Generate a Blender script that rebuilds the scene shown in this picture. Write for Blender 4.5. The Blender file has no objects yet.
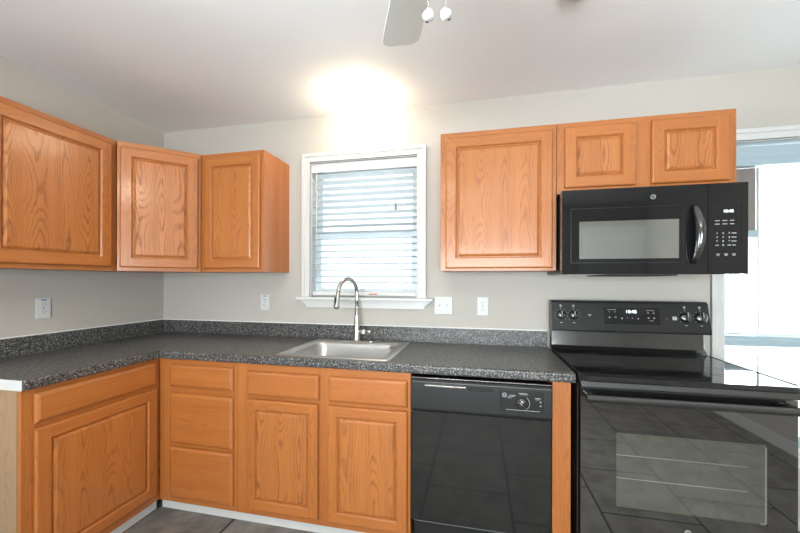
import bpy, bmesh, math, random
from mathutils import Vector, Matrix
random.seed(7)
SC = bpy.context.scene
COL = SC.collection
PI = math.pi
# ------------------------------------------------------------ camera
cam_d = bpy.data.cameras.new('camera'); cam = bpy.data.objects.new('camera', cam_d); COL.objects.link(cam)
cam.location = (2.376, -2.275, 1.318)
cam.rotation_euler = (PI/2, -0.002, 0.2173)
cam_d.sensor_width = 36; cam_d.lens = 353.12/800*36; cam_d.shift_y = 14.19/800
cam_d.clip_start = 0.02
SC.camera = cam
# ------------------------------------------------------------ light
SC.view_settings.view_transform = 'Standard'; SC.view_settings.look = 'None'
SC.view_settings.gamma = 1; SC.view_settings.use_curve_mapping = False
SC.view_settings.exposure = 0.14
SC.cycles.use_denoising = True
SC.cycles.max_bounces = 10
w = bpy.data.worlds.new('sky'); SC.world = w; w.use_nodes = True
w.node_tree.nodes['Background'].inputs[0].default_value = (0.90, 0.96, 1.0, 1)
w.node_tree.nodes['Background'].inputs[1].default_value = 1.7

def area(name, loc, rot, sx, sy, power, col):
    d = bpy.data.lights.new(name, 'AREA'); d.shape = 'RECTANGLE'; d.size = sx; d.size_y = sy
    d.energy = power; d.color = col
    o = bpy.data.objects.new(name, d); COL.objects.link(o); o.location = loc; o.rotation_euler = rot
    return o
# lamps outside the windows: daylight at right and sink, added fill at front and left
area('fill_front', (2.3, -4.50, 1.30), (PI/2+0.62, 0, 0), 2.6, 1.3, 250, (0.90, 0.96, 1.0))  # added fill through an unseen window, tilted up to brighten the ceiling
area('fill_left', (-0.45, -2.35, 1.25), (PI/2+0.65, 0, -PI/2), 1.3, 1.3, 170, (0.90, 0.95, 1.0))  # light of the unseen left opening, tilted up as added ceiling fill
area('daylight_right', (4.15, 0.42, 1.25), (PI/2+0.12, 0, PI-0.6), 1.1, 1.5, 150, (0.92, 0.97, 1.0))
area('daylight_sink', (1.61, 0.42, 1.7), (PI/2, 0, PI), 0.9, 1.0, 7, (0.92, 0.97, 1.0))

# ------------------------------------------------------------ materials
def new_mat(name):
    m = bpy.data.materials.new(name); m.use_nodes = True
    return m, m.node_tree.nodes, m.node_tree.links, m.node_tree.nodes['Principled BSDF']
def plain(name, col, rough=0.5, metal=0.0, ior=1.5, coat=0.0, bump=0.0, bscale=200, var=0.0):
    m, n, l, b = new_mat(name)
    b.inputs['Base Color'].default_value = (*col, 1); b.inputs['Roughness'].default_value = rough
    b.inputs['Metallic'].default_value = metal; b.inputs['IOR'].default_value = ior
    b.inputs['Coat Weight'].default_value = coat
    tc = n.new('ShaderNodeTexCoord')
    no = n.new('ShaderNodeTexNoise'); no.inputs['Scale'].default_value = bscale; no.inputs['Detail'].default_value = 3
    l.new(tc.outputs['Object'], no.inputs['Vector'])
    if bump:
        bp = n.new('ShaderNodeBump'); bp.inputs['Strength'].default_value = bump; bp.inputs['Distance'].default_value = 0.002
        l.new(no.outputs[0], bp.inputs['Height']); l.new(bp.outputs[0], b.inputs['Normal'])
    if var:
        mx = n.new('ShaderNodeMix'); mx.data_type = 'RGBA'
        mx.inputs[6].default_value = (*[c*(1-var) for c in col], 1); mx.inputs[7].default_value = (*[min(1, c*(1+var)) for c in col], 1)
        l.new(no.outputs[0], mx.inputs[0]); l.new(mx.outputs[2], b.inputs['Base Color'])
    return m
def emis(name, col, s):
    m, n, l, b = new_mat(name)
    b.inputs['Base Color'].default_value = (*col, 1)
    b.inputs['Emission Color'].default_value = (*col, 1); b.inputs['Emission Strength'].default_value = s
    return m
def math_node(n, l, op, a, b=None):
    x = n.new('ShaderNodeMath'); x.operation = op
    for i, v in enumerate((a, b)):
        if v is None: continue
        if isinstance(v, (int, float)): x.inputs[i].default_value = v
        else: l.new(v, x.inputs[i])
    return x.outputs[0]

def oak(name, axis, light, mid, dark, contour=1.0, rough=0.42):
    """axis: 0/2 = grain runs along local x / z"""
    m, n, l, b = new_mat(name)
    tc = n.new('ShaderNodeTexCoord'); oi = n.new('ShaderNodeObjectInfo')
    sh = n.new('ShaderNodeVectorMath'); sh.operation = 'ADD'
    cmb = n.new('ShaderNodeCombineXYZ')
    for i, k in enumerate((37, 61, 23)):
        l.new(math_node(n, l, 'MULTIPLY', oi.outputs['Random'], k), cmb.inputs[i])
    l.new(tc.outputs['Object'], sh.inputs[0]); l.new(cmb.outputs[0], sh.inputs[1])
    def stretched(across, along):
        mp = n.new('ShaderNodeMapping')
        s = [across]*3; s[axis] = along
        mp.inputs['Scale'].default_value = s
        l.new(sh.outputs[0], mp.inputs['Vector']); return mp.outputs[0]
    # annual-ring contours: closed elongated loops
    sv = n.new('ShaderNodeSeparateXYZ'); l.new(sh.outputs[0], sv.inputs[0])
    if axis == 0: across = sv.outputs[2]
    else: across = math_node(n, l, 'ADD', sv.outputs[0], sv.outputs[1])
    drift = n.new('ShaderNodeTexNoise'); drift.inputs['Scale'].default_value = 1; drift.inputs['Detail'].default_value = 1
    l.new(stretched(3, 3.2), drift.inputs['Vector'])
    ac = math_node(n, l, 'ADD', across, math_node(n, l, 'MULTIPLY', drift.outputs[0], 0.035))
    d = math_node(n, l, 'SUBTRACT', math_node(n, l, 'PINGPONG', ac, 0.056), 0.0)      # 0 .. 0.056 from the heart of each leaf
    dd = math_node(n, l, 'MULTIPLY', d, 1/0.056)
    nz = n.new('ShaderNodeTexNoise'); nz.inputs['Scale'].default_value = 1; nz.inputs['Detail'].default_value = 0.5
    l.new(stretched(7, 2.3), nz.inputs['Vector'])
    wob = n.new('ShaderNodeTexNoise'); wob.inputs['Scale'].default_value = 1; wob.inputs['Detail'].default_value = 2
    l.new(stretched(70, 22), wob.inputs['Vector'])
    base = math_node(n, l, 'ADD', math_node(n, l, 'MULTIPLY', math_node(n, l, 'POWER', dd, 1.5), 3.6), math_node(n, l, 'MULTIPLY', nz.outputs[0], 13.0))
    base = math_node(n, l, 'ADD', base, math_node(n, l, 'MULTIPLY', wob.outputs[0], 0.75))
    sn = math_node(n, l, 'SINE', math_node(n, l, 'MULTIPLY', base, 6.2832))
    cr = n.new('ShaderNodeValToRGB')
    cr.color_ramp.elements[0].position = 0.60; cr.color_ramp.elements[0].color = (0, 0, 0, 1)
    cr.color_ramp.elements[1].position = 0.97; cr.color_ramp.elements[1].color = (1, 1, 1, 1)
    half = math_node(n, l, 'MULTIPLY', math_node(n, l, 'ADD', math_node(n, l, 'MULTIPLY', sn, 0.5), 0.5), math_node(n, l, 'SUBTRACT', 1.06, math_node(n, l, 'MULTIPLY', dd, 0.30)))
    l.new(half, cr.inputs[0])
    # pores / streaks
    st = n.new('ShaderNodeTexNoise'); st.inputs['Scale'].default_value = 1; st.inputs['Detail'].default_value = 4
    l.new(stretched(230, 7), st.inputs['Vector'])
    bd = n.new('ShaderNodeTexNoise'); bd.inputs['Scale'].default_value = 1; bd.inputs['Detail'].default_value = 3
    l.new(stretched(22, 0.7), bd.inputs['Vector'])
    m1 = n.new('ShaderNodeMix'); m1.data_type = 'RGBA'; m1.inputs[6].default_value = (*light, 1); m1.inputs[7].default_value = (*mid, 1)
    l.new(math_node(n, l, 'MULTIPLY', math_node(n, l, 'SUBTRACT', math_node(n, l, 'ADD', st.outputs[0], bd.outputs[0]), 0.55), 1.1), m1.inputs[0])
    m2 = n.new('ShaderNodeMix'); m2.data_type = 'RGBA'; m2.inputs[7].default_value = (*dark, 1)
    l.new(m1.outputs[2], m2.inputs[6])
    fac = math_node(n, l, 'MULTIPLY', math_node(n, l, 'MULTIPLY', cr.outputs[0], math_node(n, l, 'ADD', math_node(n, l, 'MULTIPLY', st.outputs[0], 1.5), -0.2)), math_node(n, l, 'ADD', math_node(n, l, 'MULTIPLY', oi.outputs['Random'], contour*0.6), contour*0.5))
    l.new(fac, m2.inputs[0])
    l.new(m2.outputs[2], b.inputs['Base Color'])
    rr = math_node(n, l, 'ADD', math_node(n, l, 'MULTIPLY', fac, 0.25), rough); l.new(rr, b.inputs['Roughness'])
    bp = n.new('ShaderNodeBump'); bp.inputs['Strength'].default_value = 0.25; bp.inputs['Distance'].default_value = 0.0012; bp.invert = True
    l.new(math_node(n, l, 'ADD', fac, math_node(n, l, 'MULTIPLY', st.outputs[0], 0.35)), bp.inputs['Height'])
    l.new(bp.outputs[0], b.inputs['Normal'])
    b.inputs['Coat Weight'].default_value = 0.4; b.inputs['Coat Roughness'].default_value = 0.16
    return m
OL, OM, OD = (0.48, 0.165, 0.036), (0.35, 0.103, 0.020), (0.16, 0.042, 0.008)
OAKV = oak('oak_vertical_grain', 2, OL, OM, OD, 0.45)
OAKH = oak('oak_horizontal_grain', 0, OL, OM, OD, 0.3)
OAKP = oak('oak_panel', 2, (0.50, 0.178, 0.040), (0.37, 0.113, 0.023), (0.17, 0.046, 0.009), 1.0)
OAKS = oak('pale_side_veneer', 2, (0.40, 0.255, 0.145), (0.30, 0.185, 0.10), (0.17, 0.11, 0.06), 0.5)

def wall_mat(name, col, bump=0.12):
    m, n, l, b = new_mat(name)
    b.inputs['Base Color'].default_value = (*col, 1); b.inputs['Roughness'].default_value = 0.75
    tc = n.new('ShaderNodeTexCoord'); no = n.new('ShaderNodeTexNoise'); no.inputs['Scale'].default_value = 90; no.inputs['Detail'].default_value = 4
    l.new(tc.outputs['Object'], no.inputs['Vector'])
    bp = n.new('ShaderNodeBump'); bp.inputs['Strength'].default_value = bump; bp.inputs['Distance'].default_value = 0.002
    l.new(no.outputs[0], bp.inputs['Height']); l.new(bp.outputs[0], b.inputs['Normal'])
    return m
M_WALL = wall_mat('greige_wall_paint', (0.475, 0.447, 0.405))
M_CEIL = wall_mat('ceiling_paint', (0.82, 0.82, 0.82), 0.2)
M_TRIM = plain('white_trim_paint', (0.62, 0.62, 0.61), 0.35)
M_PLASTIC = plain('white_plastic', (0.60, 0.61, 0.60), 0.4)
M_SLAT = plain('blind_slat_white', (0.80, 0.81, 0.81), 0.4)
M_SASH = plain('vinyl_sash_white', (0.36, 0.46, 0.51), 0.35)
M_CHROME = plain('brushed_nickel', (0.62, 0.61, 0.59), 0.18, 1.0)
M_STEEL = plain('sink_stainless_steel', (0.60, 0.60, 0.59), 0.3, 1.0, bump=0.04, bscale=300)
M_BLACK = plain('black_enamel', (0.012, 0.012, 0.012), 0.15, ior=2.0)
M_SATIN = plain('black_satin_plastic', (0.015, 0.016, 0.016), 0.30, ior=1.45)
M_GLASSB = plain('black_mirror_glass', (0.010, 0.010, 0.010), 0.03, ior=2.6)
M_MWGLASS = plain('black_microwave_front', (0.008, 0.008, 0.009), 0.05, ior=1.5)
M_COOK = plain('ceramic_cooktop_glass', (0.010, 0.010, 0.011), 0.04, ior=1.75)
M_DWDOOR = plain('gloss_black_dishwasher_panel', (0.010, 0.010, 0.010), 0.05, ior=1.65)
M_MWWIN = plain('microwave_window_mirror', (0.42, 0.44, 0.42), 0.06, 0.9)
M_DARK = plain('dark_gap', (0.008, 0.008, 0.008), 0.7)
M_SCREEN = plain('oven_inner_screen', (0.235, 0.228, 0.205), 0.6, var=0.35, bscale=35)
M_RACK = plain('oven_rack_wire', (0.9, 0.9, 0.88), 0.4)
M_MARK = plain('light_grey_print', (0.42, 0.44, 0.45), 0.5)
M_LED = emis('white_display_digits', (0.85, 0.92, 1.0), 1.1)
M_CAULK = plain('white_caulk', (0.78, 0.78, 0.76), 0.5)
M_BLUE = plain('blue_sticker', (0.08, 0.14, 0.32), 0.5)
M_FAN = plain('fan_blade_white', (0.66, 0.67, 0.63), 0.4)
M_BULB = emis('glowing_frosted_glass', (1.0, 0.83, 0.62), 15)
M_BULB2 = emis('glowing_frosted_glass_rear', (1.0, 0.86, 0.68), 45)
M_TILEBURN = plain('burner_ring_print', (0.035, 0.035, 0.036), 0.15)
M_RED = plain('red_brown_stain', (0.45, 0.16, 0.10), 0.6)
M_BRICK = plain('weathered_brown_siding', (0.23, 0.20, 0.18), 0.8, var=0.2, bscale=9)

def glass_pane():
    m, n, l, b = new_mat('clear_window_glass')
    n.remove(b); out = n['Material Output']
    t = n.new('ShaderNodeBsdfTransparent'); t.inputs[0].default_value = (0.94, 0.96, 0.96, 1)
    g = n.new('ShaderNodeBsdfGlossy'); g.inputs['Roughness'].default_value = 0.02
    f = n.new('ShaderNodeFresnel'); f.inputs[0].default_value = 1.45
    mx = n.new('ShaderNodeMixShader'); l.new(f.outputs[0], mx.inputs[0]); l.new(t.outputs[0], mx.inputs[1]); l.new(g.outputs[0], mx.inputs[2])
    l.new(mx.outputs[0], out.inputs[0]); return m
M_PANE = glass_pane()
def tinted():
    m, n, l, b = new_mat('smoked_oven_window_glass')
    n.remove(b); out = n['Material Output']
    t = n.new('ShaderNodeBsdfTransparent'); t.inputs[0].default_value = (0.80, 0.81, 0.79, 1)
    g = n.new('ShaderNodeBsdfGlossy'); g.inputs['Roughness'].default_value = 0.03
    mx = n.new('ShaderNodeMixShader'); mx.inputs[0].default_value = 0.2; l.new(t.outputs[0], mx.inputs[1]); l.new(g.outputs[0], mx.inputs[2])
    l.new(mx.outputs[0], out.inputs[0]); return m
M_OVENWIN = tinted()
def translucent(name, col, f=0.65):
    m, n, l, b = new_mat(name)
    out = n['Material Output']; b.inputs['Base Color'].default_value = (*col, 1); b.inputs['Roughness'].default_value = 0.4
    t = n.new('ShaderNodeBsdfTranslucent'); t.inputs[0].default_value = (*col, 1)
    mx = n.new('ShaderNodeMixShader'); mx.inputs[0].default_value = f
    l.new(b.outputs[0], mx.inputs[1]); l.new(t.outputs[0], mx.inputs[2]); l.new(mx.outputs[0], out.inputs[0]); return m
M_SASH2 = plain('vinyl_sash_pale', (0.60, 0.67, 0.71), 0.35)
M_LOUVER = translucent('translucent_white_louver', (0.9, 0.92, 0.92))
M_SLAT = translucent('blind_slat_white', (0.74, 0.80, 0.83), 0.25)

def laminate():
    m, n, l, b = new_mat('speckled_charcoal_laminate')
    tc = n.new('ShaderNodeTexCoord')
    def cells(scale, lo, hi, seed):
        mp = n.new('ShaderNodeMapping'); mp.inputs['Location'].default_value = (seed, seed*2, seed*3)
        v = n.new('ShaderNodeTexNoise'); v.inputs['Scale'].default_value = scale; v.inputs['Detail'].default_value = 2
        l.new(tc.outputs['Object'], mp.inputs[0]); l.new(mp.outputs[0], v.inputs['Vector'])
        r = n.new('ShaderNodeMapRange'); r.inputs[1].default_value = lo; r.inputs[2].default_value = hi
        l.new(v.outputs[0], r.inputs[0]); return r.outputs[0]
    def mix(a, bcol, f):
        x = n.new('ShaderNodeMix'); x.data_type = 'RGBA'
        if isinstance(a, tuple): x.inputs[6].default_value = (*a, 1)
        else: l.new(a, x.inputs[6])
        x.inputs[7].default_value = (*bcol, 1); l.new(f, x.inputs[0]); return x.outputs[2]
    c = mix((0.050, 0.051, 0.052), (0.012, 0.012, 0.013), cells(120, 0.48, 0.58, 1))
    c = mix(c, (0.16, 0.155, 0.145), cells(110, 0.53, 0.62, 5))
    c = mix(c, (0.42, 0.41, 0.38), cells(140, 0.60, 0.66, 9))
    l.new(c, b.inputs['Base Color'])
    b.inputs['Roughness'].default_value = 0.34
    bp = n.new('ShaderNodeBump'); bp.inputs['Strength'].default_value = 0.1; bp.inputs['Distance'].default_value = 0.001
    no = n.new('ShaderNodeTexNoise'); no.inputs['Scale'].default_value = 500; l.new(tc.outputs['Object'], no.inputs['Vector'])
    l.new(no.outputs[0], bp.inputs['Height']); l.new(bp.outputs[0], b.inputs['Normal'])
    return m
M_COUNTER = laminate()

def tile_mat():
    m, n, l, b = new_mat('slate_look_floor_tile')
    tc = n.new('ShaderNodeTexCoord'); sp = n.new('ShaderNodeSeparateXYZ'); l.new(tc.outputs['Object'], sp.inputs[0])
    S = 0.5
    X = math_node(n, l, 'DIVIDE', math_node(n, l, 'SUBTRACT', sp.outputs[0], 0.065 - 10*S), S)
    ci = math_node(n, l, 'FLOOR', X)
    odd = math_node(n, l, 'MODULO', ci, 2.0)
    Y = math_node(n, l, 'ADD', math_node(n, l, 'DIVIDE', math_node(n, l, 'ADD', sp.outputs[1], 20.26), S), math_node(n, l, 'MULTIPLY', odd, 0.5))
    fx = math_node(n, l, 'FRACT', X); fy = math_node(n, l, 'FRACT', Y)
    ex = math_node(n, l, 'MINIMUM', fx, math_node(n, l, 'SUBTRACT', 1.0, fx)); ey = math_node(n, l, 'MINIMUM', fy, math_node(n, l, 'SUBTRACT', 1.0, fy))
    e = math_node(n, l, 'MINIMUM', ex, ey)
    g = math_node(n, l, 'LESS_THAN', e, 0.0135)
    cm = n.new('ShaderNodeCombineXYZ'); l.new(ci, cm.inputs[0]); l.new(math_node(n, l, 'FLOOR', Y), cm.inputs[1])
    wn = n.new('ShaderNodeTexWhiteNoise'); l.new(cm.outputs[0], wn.inputs['Vector'])
    no = n.new('ShaderNodeTexNoise'); no.inputs['Scale'].default_value = 7; no.inputs['Detail'].default_value = 7; no.inputs['Roughness'].default_value = 0.65
    l.new(tc.outputs['Object'], no.inputs['Vector'])
    cr = n.new('ShaderNodeValToRGB'); cr.color_ramp.elements[0].position = 0.3; cr.color_ramp.elements[1].position = 0.72
    cr.color_ramp.elements[0].color = (0.105, 0.094, 0.082, 1); cr.color_ramp.elements[1].color = (0.30, 0.275, 0.245, 1)
    l.new(math_node(n, l, 'ADD', no.outputs[0], math_node(n, l, 'MULTIPLY', math_node(n, l, 'SUBTRACT', wn.outputs[0], 0.5), 0.12)), cr.inputs[0])
    mx = n.new('ShaderNodeMix'); mx.data_type = 'RGBA'; mx.inputs[7].default_value = (0.012, 0.011, 0.010, 1)
    l.new(cr.outputs[0], mx.inputs[6]); l.new(g, mx.inputs[0]); l.new(mx.outputs[2], b.inputs['Base Color'])
    b.inputs['Roughness'].default_value = 0.6
    bp = n.new('ShaderNodeBump'); bp.inputs['Strength'].default_value = 0.3; bp.inputs['Distance'].default_value = 0.002
    l.new(math_node(n, l, 'SUBTRACT', no.outputs[0], g), bp.inputs['Height']); l.new(bp.outputs[0], b.inputs['Normal'])
    return m
M_TILE = tile_mat()

# ------------------------------------------------------------ geometry helpers
def B(): return bmesh.new()
def box(bm, x0, x1, y0, y1, z0, z1, bev=0.0, mi=0, seg=2):
    r = bmesh.ops.create_cube(bm, size=1)
    vs = r['verts']
    for v in vs:
        v.co = Vector(((x0+x1)/2 + v.co.x*(x1-x0), (y0+y1)/2 + v.co.y*(y1-y0), (z0+z1)/2 + v.co.z*(z1-z0)))
    fs = list({f for v in vs for f in v.link_faces})
    for f in fs: f.material_index = mi
    if bev:
        es = list({e for v in vs for e in v.link_edges})
        r2 = bmesh.ops.bevel(bm, geom=es, offset=bev, segments=seg, affect='EDGES', profile=0.5, clamp_overlap=True)
        for f in r2['faces']: f.material_index = mi
    return bm
def tube(bm, pts, rad, seg=14, cap=True, mi=0, flat=1.0):
    """sweep a circle along points; rad a number or a list"""
    pts = [Vector(p) for p in pts]
    rs = rad if isinstance(rad, (list, tuple)) else [rad]*len(pts)
    rings = []; ref = None
    for i, p in enumerate(pts):
        t = (pts[min(i+1, len(pts)-1)] - pts[max(i-1, 0)]).normalized()
        if ref is None: ref = Vector((0, 0, 1)) if abs(t.z) < 0.9 else Vector((1, 0, 0))
        a = (ref - t*ref.dot(t)).normalized(); ref = a; b = t.cross(a)
        rings.append([bm.verts.new(p + a*math.cos(2*PI*k/seg)*rs[i] + b*math.sin(2*PI*k/seg)*rs[i]*flat) for k in range(seg)])
    for i in range(len(rings)-1):
        for k in range(seg):
            f = bm.faces.new((rings[i][k], rings[i][(k+1) % seg], rings[i+1][(k+1) % seg], rings[i+1][k])); f.smooth = True; f.material_index = mi
    if cap:
        for r in (list(reversed(rings[0])), rings[-1]):
            f = bm.faces.new(r); f.material_index = mi
    return bm
def lathe(bm, prof, c, axis='z', seg=28, mi=0):
    """prof: list of (r, h) along the axis from point c"""
    c = Vector(c); rings = []
    def pt(r, h, a):
        x, y = r*math.cos(a), r*math.sin(a)
        return c + {'z': Vector((x, y, h)), 'y': Vector((x, -h, y)), 'x': Vector((h, x, y))}[axis]
    for r, h in prof:
        if r < 1e-6: rings.append([bm.verts.new(pt(0, h, 0))])
        else: rings.append([bm.verts.new(pt(r, h, 2*PI*k/seg)) for k in range(seg)])
    for i in range(len(rings)-1):
        A, Bq = rings[i], rings[i+1]
        for k in range(seg):
            k2 = (k+1) % seg
            if len(A) == 1 and len(Bq) == 1: continue
            if len(A) == 1: f = bm.faces.new((A[0], Bq[k2], Bq[k]))
            elif len(Bq) == 1: f = bm.faces.new((A[k], A[k2], Bq[0]))
            else: f = bm.faces.new((A[k], A[k2], Bq[k2], Bq[k]))
            f.smooth = True; f.material_index = mi
    return bm
def prism(bm, poly, axis, a, b, mi=0, bev=0):
    """poly in the plane normal to axis; axis 'x' poly=(y,z), 'y' poly=(x,z), 'z' poly=(x,y)"""
    def P(p, h):
        return {'x': (h, p[0], p[1]), 'y': (p[0], h, p[1]), 'z': (p[0], p[1], h)}[axis]
    A = [bm.verts.new(P(p, a)) for p in poly]; C = [bm.verts.new(P(p, b)) for p in poly]
    n = len(poly); fs = []
    for k in range(n): fs.append(bm.faces.new((A[k], A[(k+1) % n], C[(k+1) % n], C[k])))
    fs.append(bm.faces.new(list(reversed(A)))); fs.append(bm.faces.new(C))
    for f in fs: f.material_index = mi
    if bev:
        es = list({e for v in A+C for e in v.link_edges})
        bmesh.ops.bevel(bm, geom=es, offset=bev, segments=2, affect='EDGES', profile=0.5)
    return bm
def plate(bm, xs, ys, occ, z0, z1, mi=0):
    """sheet of thickness z0..z1 over the occupied cells of a grid"""
    top, bot = {}, {}
    def V(d, i, j, z):
        if (i, j) not in d: d[(i, j)] = bm.verts.new((xs[i], ys[j], z))
        return d[(i, j)]
    N, Mm = len(xs)-1, len(ys)-1
    O = lambda i, j: 0 <= i < N and 0 <= j < Mm and occ(i, j)
    for i in range(N):
        for j in range(Mm):
            if not O(i, j): continue
            bm.faces.new((V(top, i, j, z1), V(top, i+1, j, z1), V(top, i+1, j+1, z1), V(top, i, j+1, z1)))
            bm.faces.new((V(bot, i, j+1, z0), V(bot, i+1, j+1, z0), V(bot, i+1, j, z0), V(bot, i, j, z0)))
            for (di, dj, a, b) in ((-1, 0, (i, j+1), (i, j)), (1, 0, (i+1, j), (i+1, j+1)), (0, -1, (i, j), (i+1, j)), (0, 1, (i+1, j+1), (i, j+1))):
                if not O(i+di, j+dj):
                    bm.faces.new((V(bot, *a, z0), V(bot, *b, z0), V(top, *b, z1), V(top, *a, z1)))
    return bm

def finish(name, bm, mats, parent=None, loc=None, smooth=False):
    bmesh.ops.recalc_face_normals(bm, faces=bm.faces)
    me = bpy.data.meshes.new(name); bm.to_mesh(me); bm.free()
    for m in (mats if isinstance(mats, (list, tuple)) else [mats]): me.materials.append(m)
    o = bpy.data.objects.new(name, me); COL.objects.link(o)
    if smooth:
        for p in me.polygons: p.use_smooth = True
    if parent: o.parent = parent
    if loc: o.location = loc
    return o
obj = finish
def wobj(name, bm, mats, parent, **k):
    """a part given in world coordinates: move it into its (unrotated) thing's frame"""
    p, off = parent, Vector((0, 0, 0))
    while p: off += p.location; p = p.parent
    for v in bm.verts: v.co -= off
    return finish(name, bm, mats, parent, **k)
def struct(name, bm, m, parent=None):
    o = finish(name, bm, m, parent)
    if not parent: o['kind'] = 'structure'
    return o
def thing(name, label, cat, loc=(0, 0, 0), rotz=0, group=None):
    o = bpy.data.objects.new(name, None); COL.objects.link(o); o.empty_display_size = 0.1
    o.location = loc; o.rotation_euler = (0, 0, rotz); o['label'] = label; o['category'] = cat
    if group: o['group'] = group
    return o
def text_mesh(body, size, align='CENTER', bold=0.0):
    c = bpy.data.curves.new('t', 'FONT'); c.body = body; c.size = size; c.align_x = align; c.align_y = 'CENTER'; c.extrude = 0.0003; c.offset = bold
    o = bpy.data.objects.new('t', c); COL.objects.link(o)
    dg = bpy.context.evaluated_depsgraph_get()
    me = bpy.data.meshes.new_from_object(o.evaluated_get(dg))
    bm = bmesh.new(); bm.from_mesh(me)
    bpy.data.objects.remove(o); bpy.data.curves.remove(c); bpy.data.meshes.remove(me)
    return bm
def add_text(bm, body, size, loc, tilt=0.0, bold=0.0):
    """lettering on a face that looks towards -y"""
    t = text_mesh(body, size, bold=bold)
    me = bpy.data.meshes.new('tmp')
    M = Matrix.Translation(loc) @ Matrix.Rotation(tilt, 4, 'X') @ Matrix.Rotation(PI/2, 4, 'X')
    bmesh.ops.transform(t, matrix=M, verts=t.verts)
    t.to_mesh(me); t.free(); bm.from_mesh(me); bpy.data.meshes.remove(me)
    return bm

# ------------------------------------------------------------ room shell
RX, RY, RH = 4.72, -4.20, 2.457
def wall_y(name, y0, y1, x0, x1, holes):
    """wall in the xz plane with rectangular openings (x0,x1,z0,z1)"""
    bm = B()
    xs = sorted({x0, x1, *[h[0] for h in holes], *[h[1] for h in holes]}); zs = sorted({0, RH, *[h[2] for h in holes], *[h[3] for h in holes]})
    def occ(i, j):
        cx, cz = (xs[i]+xs[i+1])/2, (zs[j]+zs[j+1])/2
        return not any(h[0] < cx < h[1] and h[2] < cz < h[3] for h in holes)
    plate(bm, xs, zs, occ, -y1, -y0)
    for v in bm.verts: v.co = Vector((v.co.x, -v.co.z, v.co.y))
    return struct(name, bm, M_WALL)
def wall_x(name, x0, x1, y0, y1, holes):
    bm = B()
    ys = sorted({y0, y1, *[h[0] for h in holes], *[h[1] for h in holes]}); zs = sorted({0, RH, *[h[2] for h in holes], *[h[3] for h in holes]})
    def occ(i, j):
        cx, cz = (ys[i]+ys[i+1])/2, (zs[j]+zs[j+1])/2
        return not any(h[0] < cx < h[1] and h[2] < cz < h[3] for h in holes)
    plate(bm, ys, zs, occ, x0, x1)
    for v in bm.verts: v.co = Vector((v.co.z, v.co.x, v.co.y))
    return struct(name, bm, M_WALL)
W1 = (1.232, 1.990, 1.205, 2.140)      # window over the sink
W2 = (3.690, 4.600, 0.40, 2.080)       # tall window right of the range
W3 = (1.20, 3.40, 0.95, 2.10)          # added window behind the camera, opening for the front fill lamp
W4 = (-2.95, -1.75, 0.95, 2.10)        # in the left wall, out of frame
D1 = (3.90, 4.64, 0.0, 2.05)
wall_y('wall_back', 0.0, 0.14, -0.14, RX+0.14, [W1, W2])
wall_y('wall_front', RY-0.14, RY, -0.14, RX+0.14, [W3])
wall_x('wall_left', -0.14, 0.0, RY, 0.0, [W4])
wall_x('wall_right', RX, RX+0.14, RY, 0.0, [])
bm = B(); box(bm, -0.14, RX+0.14, RY-0.14, 0.14, -0.1, 0.0); struct('floor', bm, M_TILE)
bm = B(); box(bm, -0.14, RX+0.14, RY-0.14, 0.14, RH, RH+0.1); struct('ceiling', bm, M_CEIL)
for nm, a in (('baseboard_right', (RX-0.014, RX, RY, 0, 0, 0.10)), ('baseboard_front', (0, 3.82, RY, RY+0.014, 0, 0.10))):
    bm = B(); box(bm, *a, bev=0.003); struct(nm, bm, M_TRIM)
# white strips at the foot of the base cabinets
bm = B(); box(bm, 0.585, 2.062, -0.565, -0.553, 0, 0.072); struct('baseboard_back', bm, M_TRIM)
bm = B(); box(bm, 0.553, 0.565, -1.22, -0.585, 0, 0.072); struct('baseboard_left', bm, M_TRIM)

def casing(name, W, cw, y=0.0, sides=True, parent=None, bottom=False, face=-1):
    """stepped window casing on a wall in the xz plane"""
    x0, x1, z0, z1 = W; bm = B()
    steps = ((0.0, cw, 0.012), (cw*0.62, cw, 0.020), (0.0, cw*0.2, 0.016))
    for a, b, t in steps:
        ya, yb = (y-t, y) if face < 0 else (y, y+t)
        box(bm, x0-b, x0-a, ya, yb, z0, z1+b, 0.002); box(bm, x1+a, x1+b, ya, yb, z0, z1+b, 0.002)
        box(bm, x0-a, x1+a, ya, yb, z1+a, z1+b, 0.002)
        if bottom: box(bm, x0-b, x1+b, ya, yb, z0-b, z0-a, 0.002)
    return obj(name, bm, M_TRIM, parent)

# window over the sink
bm = B()
x0, x1, z0, z1 = W1
for a in ((x0, x0+0.006, 0, 0.13, z0, z1), (x1-0.006, x1, 0, 0.13, z0, z1), (x0, x1, 0, 0.13, z1-0.006, z1), (x0, x1, 0.04, 0.13, z0, z0+0.012)): box(bm, *a)
win1 = struct('window_1', bm, M_TRIM)
casing('window_casing', W1, 0.058, parent=win1)
def sash(parent, x0, x1, z0, z1, y, fw=0.045, rail=0.045, nm='sash', mt=None):
    bm = B()
    box(bm, x0, x0+fw, y, y+0.03, z0, z1, 0.003); box(bm, x1-fw, x1, y, y+0.03, z0, z1, 0.003)
    box(bm, x0+fw, x1-fw, y, y+0.03, z0, z0+rail, 0.003); box(bm, x0+fw, x1-fw, y, y+0.03, z1-rail, z1, 0.003)
    s = obj(nm, bm, mt or M_SASH, parent)
    bm = B(); box(bm, x0+fw-0.003, x1-fw+0.003, y+0.013, y+0.017, z0+rail-0.003, z1-rail+0.003); obj('window_pane', bm, M_PANE, s)
    return s
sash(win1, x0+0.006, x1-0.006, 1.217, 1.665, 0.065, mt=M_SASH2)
sash(win1, x0+0.006, x1-0.006, 1.625, 2.130, 0.098, mt=M_SASH2)
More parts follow.
